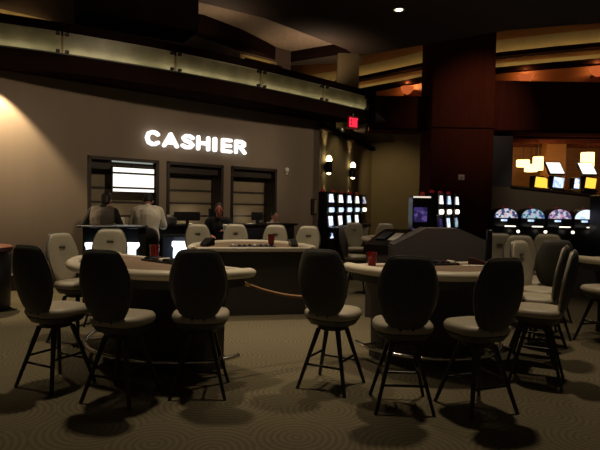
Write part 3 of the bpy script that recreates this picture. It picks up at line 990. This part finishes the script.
shoe(on_table(TC, -0.55, 0.13), 20, 'dark red dealing shoe at the podium end of the table', 'maroon', 0.55)
shoe(on_table(TB, 0.60, 0.30), 80, 'black dealing shoe on the centre table near the slot bank', 'slot_black', 0.8)
shoe(on_table(TB, -0.60, 0.30), 100, 'dark dealing shoe on the centre table end nearest the cool light', 'teal_dark', 0.9)
t = thing('playing_cards', 'pale cards lying at the podium side of the table felt', 'cards', tuple(on_table(TC, -0.40, 0.27)), 20)
for k in range(3):
    MB().box((-0.07 + .07 * k, 0.01 * k, 0.003 + .002 * k), (0.063, 0.088, 0.002)).build('card', 'paper', t)
t = thing('paper_cup', 'small white cup on the far table rim before the alcove slots', 'cup', tuple(on_table(TD, 0.55, 0.45, 0.917)))
t.location = (1.27, 10.35, 0.955)
MB().lathe([(0.03, 0), (0.045, 0.14), (0.042, 0.14), (0.028, .01)], 14).build('cup', 'paper', t, True)

# ------------------------------------------------------------------ rope, post, bin
MB().box((0.755, -0.012, 0.40), (0.035, 0.02, 0.76), None, .006).build('corner_trim', 'piping', TB)
t = thing('barrier_rope', 'tan rope hanging from the table end nearest the bin towards the table at the podium', 'rope', (-0.49, 4.78, 0.80))
pa, pb = Vector((0, 0, 0)), Vector((0.90, 0.52, -0.16))
pts = []
for i in range(21):
    u = i / 20
    p = pa.lerp(pb, u)
    p.z -= 0.075 * 4 * u * (1 - u)
    pts.append(p)
MB().tube(pts, 0.015, 10).build('cord', 'rope', t, True)
MB().cone(pts[0], .018, pts[1], .016).build('rope_end', 'brass', t, True)
MB().cone(pts[-2], .016, pts[-1] - Vector((0.02, .02, 0)), .018).build('rope_end', 'brass', t, True)
t = thing('waste_bin', 'dark wood round bin with a reddish top, cut by the frame edge', 'bin', (-4.33, 7.35, 0))
MB().lathe([(0.33, 0), (0.34, .02), (0.36, .78), (0.34, .80)], 32).build('body', 'dark_wood', t, True)
MB().lathe([(0.36, .80), (0.375, .81), (0.375, .86), (0.35, .875), (0.15, .88), (0.14, .84), (0.001, .83)], 32).build('lid', mat('reddish_wood', (0.16, 0.05, 0.03), 0.35), t, True)

# ------------------------------------------------------------------ pit furniture
pd = thing('pit_podium', 'grey sloped pit podium with gabled end behind the front table', 'podium', (1.73, 6.62, 0), 0)
prof = [(-0.58, 0), (0.55, 0), (0.55, 1.09), (0.22, 1.225), (-0.18, 1.225), (-0.55, 1.03), (-0.58, 1.0)]
MB().prism(prof, -0.36, 0, Matrix.Rotation(PI / 2, 4, 'X')).build('body', 'podium', pd)
MB().prism([(-0.575, 1.035), (-0.18, 1.245), (0.22, 1.245), (0.565, 1.105), (0.565, 1.085), (0.22, 1.225), (-0.18, 1.225), (-0.575, 1.015)], -0.38, -0.0,
           Matrix.Rotation(PI / 2, 4, 'X')).build('top_panel', 'podium', pd)
MB().box((0.585, -0.03, 0.62), (0.06, 0.06, 1.24), None, .008).build('corner_post', 'slot_black', pd)
cn = thing('pit_console', 'black slanted console behind the podium, holding a pale paper pad', 'console', (1.08, 7.18, 0), 27)
MB().box((0, 0.43, 0.44), (0.42, 0.84, 0.88), None, .01).build('body', 'podium', cn)
MB().prism([(0, 0.88), (0.9, 0.88), (0.9, 1.17), (0, 0.99)], -0.24, 0.24, Matrix(((0, 0, 1, 0), (1, 0, 0, 0), (0, 1, 0, 0), (0, 0, 0, 1)))).build('desk_top', 'slot_black', cn)
tm = Matrix.Translation((0.0, 0.45, 1.085)) @ Matrix.Rotation(math.atan2(.18, .9), 4, 'X')
MB().box((-0.09, -0.02, 0.012), (0.13, 0.40, 0.02), tm, .004).build('keypad', 'navy', cn)
pp = cn.location + Matrix.Rotation(-math.radians(27), 3, 'Z') @ Vector((0.08, 0.42, 1.079))
t = thing('paper_pad', 'pale paper pad lying on the slanted black console', 'pad', tuple(pp))
t.rotation_euler = (math.atan2(.18, .9), 0, -math.radians(27))
MB().box((0, 0, 0.006), (0.12, 0.42, 0.010), None, .002).build('sheets', 'paper', t)
MB().box((0, 0.19, 0.014), (0.11, 0.03, 0.012), None, .002).build('clip', 'chrome', t)


def light_column(parent, loc, w_top, w_bot, h, d=0.10):
    x, y, z = loc
    mb = MB()
    rings = []
    for zz, ww in ((0, w_bot), (h * .45, w_bot), (h * .62, w_top * .8), (h * .75, w_top), (h, w_top * .96)):
        rings.append([(x - ww / 2, y - d / 2, z + zz), (x + ww / 2, y - d / 2, z + zz), (x + ww / 2, y + d / 2, z + zz), (x - ww / 2, y + d / 2, z + zz)])
    mb.loft(rings)
    return mb.build('light_panel', 'cool_glow', parent)


p1 = thing('pit_desk', 'tall black pit desk with two small cool lights, in front of the standing people', 'desk', (-2.63, 7.62, 0), 0)
MB().box((0, 0, 1.155), (0.84, 0.5, 0.03), None, .006).build('desk_top', 'slot_black', p1)
MB().box((0, 0.05, 0.57), (0.78, 0.36, 1.14), None, .01).build('body', 'teal_dark', p1)
light_column(p1, (-0.27, -0.20, 0.80), 0.09, 0.055, 0.135, .08)
light_column(p1, (0.32, -0.20, 0.76), 0.19, 0.09, 0.185, .08)
p2 = thing('pit_desk', 'lower black pit desk with one large cool light, behind the centre table end', 'desk', (-2.07, 9.45, 0), 0)
MB().box((0, 0, 0.93), (0.68, 0.4, 0.04), None, .006).build('desk_top', 'slot_black', p2)
MB().box((0.0, 0.05, 0.455), (0.64, 0.24, 0.91), None, .01).build('body', 'navy', p2)
light_column(p2, (0.05, -0.13, 0.54), 0.36, 0.31, 0.30, .12)
point((-2.30, 7.2, 0.82), 0.4, 0.05, (.86, .94, 1))
point((-2.05, 9.1, 0.70), 0.8, 0.06, (.86, .94, 1))

# office chair in the pit
oc = thing('office_chair', 'dark upholstered office chair beside the person in the white shirt', 'chair', (-2.28, 8.17, 0), 10)
MB().loft([[(.24 * k * superell(2 * PI * i / 24, 3)[0], .03 + .04 * (1 if False else 0) + d_, .92 + .22 * k * superell(2 * PI * i / 24, 3)[1]) for i in range(24)]
           for k, d_ in ((.92, -.26), (1.0, -.24), (1.0, -.21), (.9, -.185), (.3, -.18))]).build('backrest', 'black_cloth', oc, True)
MB().box((0, 0, 0.60), (0.46, 0.46, 0.09), None, .03).build('seat', 'black_cloth', oc)
MB().tube([(0, -0.05, .58), (0, -.24, .62), (0, -.26, .85)], 0.022, 8).build('back_bracket', 'slot_black', oc)
MB().lathe([(0.03, .07), (0.03, .56)], 12).build('gas_column', 'slot_black', oc)
for k in range(5):
    an = 2 * PI * k / 5
    MB().cone((0, 0, .09), .025, (.27 * math.cos(an), .27 * math.sin(an), .065), .018).build('base_arm', 'slot_black', oc)
    MB().ball((.27 * math.cos(an), .27 * math.sin(an), .03), .03).build('caster', 'slot_black', oc)


# backless stools
def stool(loc, lab, h=0.64, m='maroon', group='backless stools'):
    t = thing('bar_stool', lab, 'stool', (*loc, 0), 0, group)
    MB().lathe([(0.15, h - .07), (0.185, h - .06), (0.19, h - .02), (0.16, h), (0.001, h + .004)], 20).build('seat', m, t, True)
    MB().lathe([(0.028, .03), (0.028, h - .07)], 10).build('post', 'chrome', t, True)
    MB().lathe([(0.2, 0), (0.2, .012), (0.05, .035)], 20).build('base', 'chrome', t, True)
    MB().tube([(0.13 * math.cos(2 * PI * i / 16), .13 * math.sin(2 * PI * i / 16), .24) for i in range(16)], .009, 6, True).build('footrest', 'chrome', t, True)
    return t


# ------------------------------------------------------------------ slot machines
def upright_slot(loc, ang, lab, group, scr1, scr2, scr3, W=0.62, front=None):
    """faces local -y before rotation"""
    t = thing('slot_machine', lab, 'slot machine', (*loc, 0), 0, group)
    t.rotation_euler = (0, 0, ang)
    pr = [(0.30, 0), (0.30, 1.86), (-0.18, 1.86), (-0.20, 1.36), (-0.16, 1.32), (-0.20, 0.98), (-0.36, 0.92), (-0.36, 0.84), (-0.22, 0.78), (-0.22, 0)]
    mb = MB()
    mb.loft([[(xx, y, z) for y, z in pr] for xx in (-W / 2, W / 2)])
    mb.build('cabinet', 'slot_black', t)
    MB().add([(-W * .34, -0.202, 1.59), (W * .34, -0.202, 1.59), (W * .20, -0.194, 1.80), (-W * .26, -0.194, 1.80)], [(0, 1, 2, 3)]).build('upper_screen', scr1, t)
    MB().box((0, -0.205, 1.395), (W * .60, 0.05, 0.12), None, .03).build('middle_display', scr2, t)
    MB().add([(-W * .28, -0.206, 0.99), (W * .28, -0.206, 0.99), (W * .28, -0.178, 1.23), (-W * .28, -0.178, 1.23)], [(0, 1, 2, 3)]).build('main_screen', scr3, t)
    MB().box((0, -0.30, 0.93), (W * .8, 0.10, 0.02)).build('button_deck', 'slot_black', t)
    MB().add([(-W * .22, -0.226, 0.66), (W * .26, -0.226, 0.66), (W * .05, -0.226, 0.79)], [(0, 1, 2)]).build('belly_panel', front or 'slot_black', t)
    MB().lathe([(0.05, 1.86), (0.05, 1.90), (0.045, 1.93), (0.001, 1.94)], 14, Matrix.Translation((0, 0.05, 0))).build('candle', 'red_candle', t, True)
    return t


ang_a = math.atan2(AN.y, AN.x) + PI / 2
sc = ['scr_blue', 'scr_white', 'scr_blue', 'scr_white', 'scr_multi']
lb = ['with blue screens, first of the alcove bank, beside the cashier wall', 'second from the cashier wall in the alcove bank',
      'in the middle of the alcove bank of five', 'second from the deep end of the alcove bank', 'dim, at the deep end of the alcove bank']
for k in range(5):
    p = Vector((0.62 + .325 * k * .95, 14.05 + .85 * k * .95))
    upright_slot(tuple(p), ang_a, 'upright slot machine ' + lb[k], 'alcove slot bank', sc[k], 'scr_pale' if k < 4 else 'spark', ['scr_blue', 'scr_white', 'scr_pale', 'scr_white', 'slot_black'][k], 0.62, 'scr_blue' if k == 0 else None)
lb = ['with green-lit screen, nearest the purple cabinet', 'in the middle of the short bank', 'at the outer end of the short bank, beside the column']
for k in range(3):
    upright_slot((at(433 + 8.2 * k, 13.5 + .62 * k), 13.5 + .62 * k), math.radians(62), 'slot before the red column, ' + lb[k], 'short slot bank before the column',
                 ['scr_white', 'scr_pale', 'scr_white'][k], 'spark', ['scr_purple', 'scr_pale', 'scr_green'][k], 0.60)
t = thing('slot_machine', 'wide dark slot cabinet with purple screen and bright top edge, before the column', 'slot machine', (at(420.5, 12.5), 12.5, 0), 0, 'short slot bank before the column')
MB().box((0, 0.15, 0.88), (0.42, 0.5, 1.76), None, .02).build('cabinet', 'slot_black', t)
MB().box((0, -0.105, 1.735), (0.40, 0.02, 0.035)).build('light_strip', glow('strip_glow', (1, .85, .7), 0.9), t)
MB().box((-0.03, -0.105, 1.33), (0.30, 0.012, 0.34)).build('main_screen', 'scr_purple', t)
MB().box((0, -0.20, 0.98), (0.42, 0.22, 0.05), None, .01).build('button_deck', 'scr_purple', t)
MB().lathe([(0.05, 1.76), (0.05, 1.84), (0.001, 1.86)], 14, Matrix.Translation((0.05, 0.1, 0))).build('candle', 'red_candle', t, True)


def round_slot(x, y, lab, scr):
    t = thing('slot_machine', lab, 'slot machine', (x, y, 0), 0, 'round-topped slots under the window')
    W = 0.62
    arc = [(0.345 * math.cos(PI * i / 20), 1.24 + 0.29 * math.sin(PI * i / 20)) for i in range(21)]
    poly = [(-0.345, 0), (0.345, 0)] + arc
    MB().prism(poly, -0.45, 0, Matrix.Rotation(PI / 2, 4, 'X')).build('cabinet', 'slot_black', t)
    arc2 = [(0.325 * math.cos(PI * i / 20), 1.25 + 0.26 * math.sin(PI * i / 20)) for i in range(21)]
    MB().prism(arc2, 0.004, 0.012, Matrix.Rotation(PI / 2, 4, 'X')).build('round_screen', scr, t)
    MB().box((-0.06, -0.02, 1.185), (0.17, 0.03, 0.055), None, .01).build('middle_display', 'scr_pale', t)
    MB().prism([(-0.27, 0), (0.27, 0), (0.27, 0.06), (-0.27, 0.06)], 0, 0.30, Matrix.Translation((0, 0, 0.96)) @ Matrix.Rotation(PI / 2, 4, 'X')).build('button_deck', 'slot_black', t)
    MB().box((0.0, -0.31, 1.03), (0.30, 0.03, 0.03), None, .008).build('lit_buttons', 'spark', t)
    MB().ball((0.22, -0.31, 0.89), 0.045).build('spin_button', 'spark', t, True)
    MB().lathe([(0.04, 1.50), (0.04, 1.56), (0.001, 1.575)], 12, Matrix.Translation((0, 0.2, 0))).build('candle', 'red_candle', t, True)


for k, (s_, l_) in enumerate((('scr_multi', 'round-topped slot machine nearest the red column, under the window jamb'),
                              ('scr_green', 'green-lit round-topped slot machine, second from the red column'),
                              ('scr_pink', 'pink-lit round-topped slot machine, third from the red column'),
                              ('scr_pale', 'pale blue round-topped slot machine beside the dark tall cabinet'))):
    round_slot(5.72 + .745 * k, 15.0, l_, s_)
t = thing('slot_machine', 'tall dark slot cabinet at the frame edge, blue light along its side', 'slot machine', (7.72, 13.6, 0), 0, 'round-topped slots under the window')
MB().box((0.1, 0.2, 0.95), (0.55, 0.6, 1.9), None, .03).build('cabinet', 'slot_black', t)
MB().box((-0.18, -0.11, 1.45), (0.04, 0.02, 0.5)).build('side_light', 'scr_blue', t)
MB().box((0.12, -0.105, 1.4), (0.34, 0.012, 0.4)).build('main_screen', 'scr_purple', t)
stool((at(548, 12.8), 12.8), 'maroon stool in front of the second and third round-topped slots', 0.72, 'maroon')
stool((at(519, 13.6), 13.6), 'maroon stool in front of the slot nearest the red column', 0.72, 'maroon')


# ------------------------------------------------------------------ people
def add_remesh(o, vox=0.010, sm=3):
    r = o.modifiers.new('one_surface', 'REMESH')
    r.mode = 'VOXEL'
    r.voxel_size = vox
    r.use_smooth_shade = True
    s = o.modifiers.new('soften', 'SMOOTH')
    s.factor = 0.5
    s.iterations = sm


def hand(mb, wrist, d, side):
    """palm, four fingers and a thumb, slightly curled"""
    d = Vector(d).normalized()
    up = Vector((0, 0, 1))
    s = d.cross(up).normalized()
    n = s.cross(d).normalized()
    c = Vector(wrist) + d * 0.05
    for k in (-1, 0, 1):
        mb.cone(Vector(wrist) + s * .012 * k, .017, Vector(wrist) + d * .085 + s * .022 * k, .014, 8)
    for k, L in ((-1.5, .062), (-.5, .076), (.5, .080), (1.5, .070)):
        b = Vector(wrist) + d * .09 + s * .018 * k
        m = b + d * L * .55 - n * .008
        e = m + d * L * .40 - n * .026
        mb.cone(b, .0088, m, .0082, 8)
        mb.cone(m, .0082, e, .0068, 8)
    b = Vector(wrist) + d * .03 - s * .024 * side
    m = b + d * .035 - s * .024 * side - n * .006
    mb.cone(b, .012, m, .0095, 8)
    mb.cone(m, .0095, m + d * .032 - s * .004 * side - n * .008, .008, 8)


def person(name_label, loc, yaw, pose, skin, cloth, hair_len, top_sleeves=True, vest=None, trousers='black_cloth', loose=0.0):
    t = thing('person', name_label, 'person', loc, yaw)
    J = pose
    b = MB()
    pel, chest, neck, head = Vector(J['pelvis']), Vector(J['chest']), Vector(J['neck']), Vector(J['head'])
    fwd = Vector(J.get('face', (0, 1, 0))).normalized()

    def trunk(mb, g):
        mid = pel.lerp(chest, .5)
        mb.cone(pel, .115 + g, mid, .11 + g)
        mb.cone(mid, .11 + g, chest + Vector((0, -.01, .04)), .115 + g)
        mb.cone(chest + Vector((0, -.01, .03)), .105 + g, neck + Vector((0, 0, -.06)), .062 + g)
        for sx in (-1, 1):
            o = Vector((sx, 0, 0))
            mb.cone(pel + o * .075, .095 + g, mid + o * .06, .088 + g)
            mb.cone(mid + o * .06, .088 + g, chest + o * .085, .095 + g)
            mb.cone(chest + o * .085, .092 + g, neck + o * .13 + Vector((0, 0, -.07)), .062 + g)
        mb.cone(neck + Vector((-.13, 0, -.065)), .058 + g, neck + Vector((.13, 0, -.065)), .058 + g)

    def arms(mb, g, to_wrist=True):
        for sx, k in ((-1, 'l'), (1, 'r')):
            sh = neck + Vector((sx * .175, 0, -.075))
            el, wr = Vector(J['elbow_' + k]), Vector(J['wrist_' + k])
            mb.cone(sh, .056 + g, el, .042 + g)
            if to_wrist:
                mb.cone(el, .041 + g, wr, .027 + g)

    def legs(mb, g, feet=True):
        for sx, k in ((-1, 'l'), (1, 'r')):
            hp = pel + Vector((sx * .09, 0, -.03))
            kn, an = Vector(J['knee_' + k]), Vector(J['ankle_' + k])
            mb.cone(hp, .085 + g, kn, .056 + g)
            mb.cone(kn, .055 + g, an, .036 + g)
    trunk(b, 0); arms(b, 0); legs(b, 0)
    b.cone(neck - Vector((0, 0, .05)), .055, head - Vector((0, 0, .06)), .050)
    s = fwd.cross(Vector((0, 0, 1))).normalized()
    u = s.cross(fwd).normalized()
    R = Matrix((s, fwd, u)).transposed().to_4x4()
    b.ball(head + u * .02, (.074, .092, .105), 16, R)
    b.ball(head + fwd * .035 - u * .055, (.052, .055, .055), 12, R)
    b.cone(head + fwd * .088 + u * .01, .010, head + fwd * .105 - u * .018, .014, 8)         # nose
    b.ball(head + fwd * .086 - u * .048, (.024, .012, .008), 8, R)                             # mouth
    for sx in (-1, 1):
        b.ball(head + s * .076 * sx - u * .005, (.012, .022, .032), 8, R)                      # ears
        wr, el = Vector(J['wrist_' + ('l' if sx < 0 else 'r')]), Vector(J['elbow_' + ('l' if sx < 0 else 'r')])
        hand(b, wr, J.get('hand_dir', wr - el), sx)
    body = b.build('body', skin, t)
    add_remesh(body, 0.008, 2)
    for sx in (-1, 1):
        MB().ball(head + fwd * .084 + s * .030 * sx + u * .012, .009, 8).build('eye', 'hair', t, True)
    h = MB()
    h.ball(head + u * .035 - fwd * .014, (.083, .094, .104), 16, R)
    if hair_len > 0:
        h.ball(head - fwd * .035 - u * .02 * hair_len, (.074, .066, .10), 14, R)
    hm = h
    ho = hm.build('hair', 'hair', t)
    add_remesh(ho, 0.010, 3)
    c = MB()
    trunk(c, .012 + loose)
    c.cone(neck - Vector((0, 0, .05)), .066, neck + Vector((0, 0, .005)), .058)
    arms(c, .011 + loose * .8, top_sleeves)
    so = c.build('shirt', cloth, t)
    add_remesh(so, 0.011, 6)
    if vest:
        v = MB(); trunk(v, .022)
        vo = v.build('vest', vest, t); add_remesh(vo, 0.012, 6)
    tr = MB(); legs(tr, .014)
    tr.cone(pel + Vector((-.06, 0, -.02)), .10, pel + Vector((.06, 0, -.02)), .10)
    to = tr.build('trousers', trousers, t)
    add_remesh(to, 0.012, 3)
    for k in 'lr':
        an = Vector(J['ankle_' + k])
        d = Vector(J.get('foot_dir', (0, 1, 0))).normalized()
        sh = MB()
        z0 = an.z - .075
        sh.cone((an.x - d.x * .04, an.y - d.y * .04, z0 + .035), .036, (an.x + d.x * .15, an.y + d.y * .15, z0 + .028), .030)
        sh.build('shoe', 'black_wood', t, True)
    return t


stand = dict(pelvis=(0, 0, .93), chest=(0, .06, 1.23), neck=(0, .11, 1.42), head=(0.03, .19, 1.525), face=(0.1, 1, -.5),
             elbow_l=(-.29, .06, 1.12), wrist_l=(-.20, .27, 1.11), elbow_r=(.28, .06, 1.12), wrist_r=(.19, .27, 1.11),
             knee_l=(-.10, .03, .50), ankle_l=(-.11, 0, .085), knee_r=(.10, .03, .50), ankle_r=(.12, -.02, .085))
person('standing person seen from behind in grey-brown vest over dark sleeves', (at(101.5, 8.62), 8.62, 0), -8, stand, 'skin', 'black_cloth', .4, True, 'vest')
lean = dict(pelvis=(0, -.04, .92), chest=(0, .04, 1.25), neck=(0, .14, 1.43), head=(0.0, .25, 1.52), face=(0.05, 1, -.7),
            elbow_l=(-.25, .14, 1.13), wrist_l=(-.15, .34, 1.14), elbow_r=(.25, .14, 1.12), wrist_r=(.15, .34, 1.13),
            knee_l=(-.11, .02, .50), ankle_l=(-.12, -.04, .085), knee_r=(.10, .03, .50), ankle_r=(.12, -.04, .085))
person('standing person seen from behind in loose white shirt, head bowed to the counter', (at(147, 8.8), 8.8, 0), -12, lean, 'skin', 'white_shirt', 0, loose=.022)
sit = dict(pelvis=(0, 0, .76), chest=(0, .05, 1.06), neck=(0, .07, 1.26), head=(0.0, .10, 1.385), face=(0.1, 1, -.15),
           elbow_l=(-.28, .12, .98), wrist_l=(-.12, .33, 1.02), elbow_r=(.27, .10, .96), wrist_r=(.16, .32, .93),
           knee_l=(-.13, .42, .70), ankle_l=(-.13, .40, .30), knee_r=(.13, .42, .70), ankle_r=(.13, .40, .30))
px3 = at(218.5, 9.95)
person('ruddy-faced person in black seated facing out before the cashier counter, holding a white cup', (px3, 9.95, 0), 168, sit, 'skin_red', 'black_cloth', 0)
stool((px3, 9.95), 'black stool under the ruddy-faced seated person', 0.655, 'black_vinyl')
cu = Matrix.Rotation(-math.radians(168), 3, 'Z') @ Vector((-.10, .475, 0))
t = thing('paper_cup', 'white paper cup held by the ruddy-faced seated person', 'cup', (px3 + cu.x, 9.95 + cu.y, 1.00))
MB().lathe([(0.038, 0), (0.056, 0.12), (0.052, 0.12), (0.036, .01)], 16).build('cup', 'paper', t, True)
MB().lathe([(0.059, 0.118), (0.059, 0.13), (0.045, .138), (0.001, .138)], 16).build('lid', 'white_plastic', t, True)
pc = WM @ Vector((wall_s(267.5), 0.12, 0))
sit2 = dict(sit)
sit2.update(pelvis=(0, 0, .62), chest=(0, .04, .92), neck=(0, .07, 1.11), head=(-.03, .10, 1.235), elbow_l=(-.27, .05, .84), wrist_l=(-.16, .12, 1.02), elbow_r=(.27, .05, .84), wrist_r=(.2, .1, 1.02),
            knee_l=(-.12, -.02, .55), ankle_l=(-.1, -.05, .12), knee_r=(.12, -.02, .55), ankle_r=(.1, -.05, .12), hand_dir=(0, 1, .3))
person('small dark-haired person in pale shirt seated behind the counter at the third window', (pc.x, pc.y, 0), 138, sit2, 'skin', 'pink_shirt', 0)
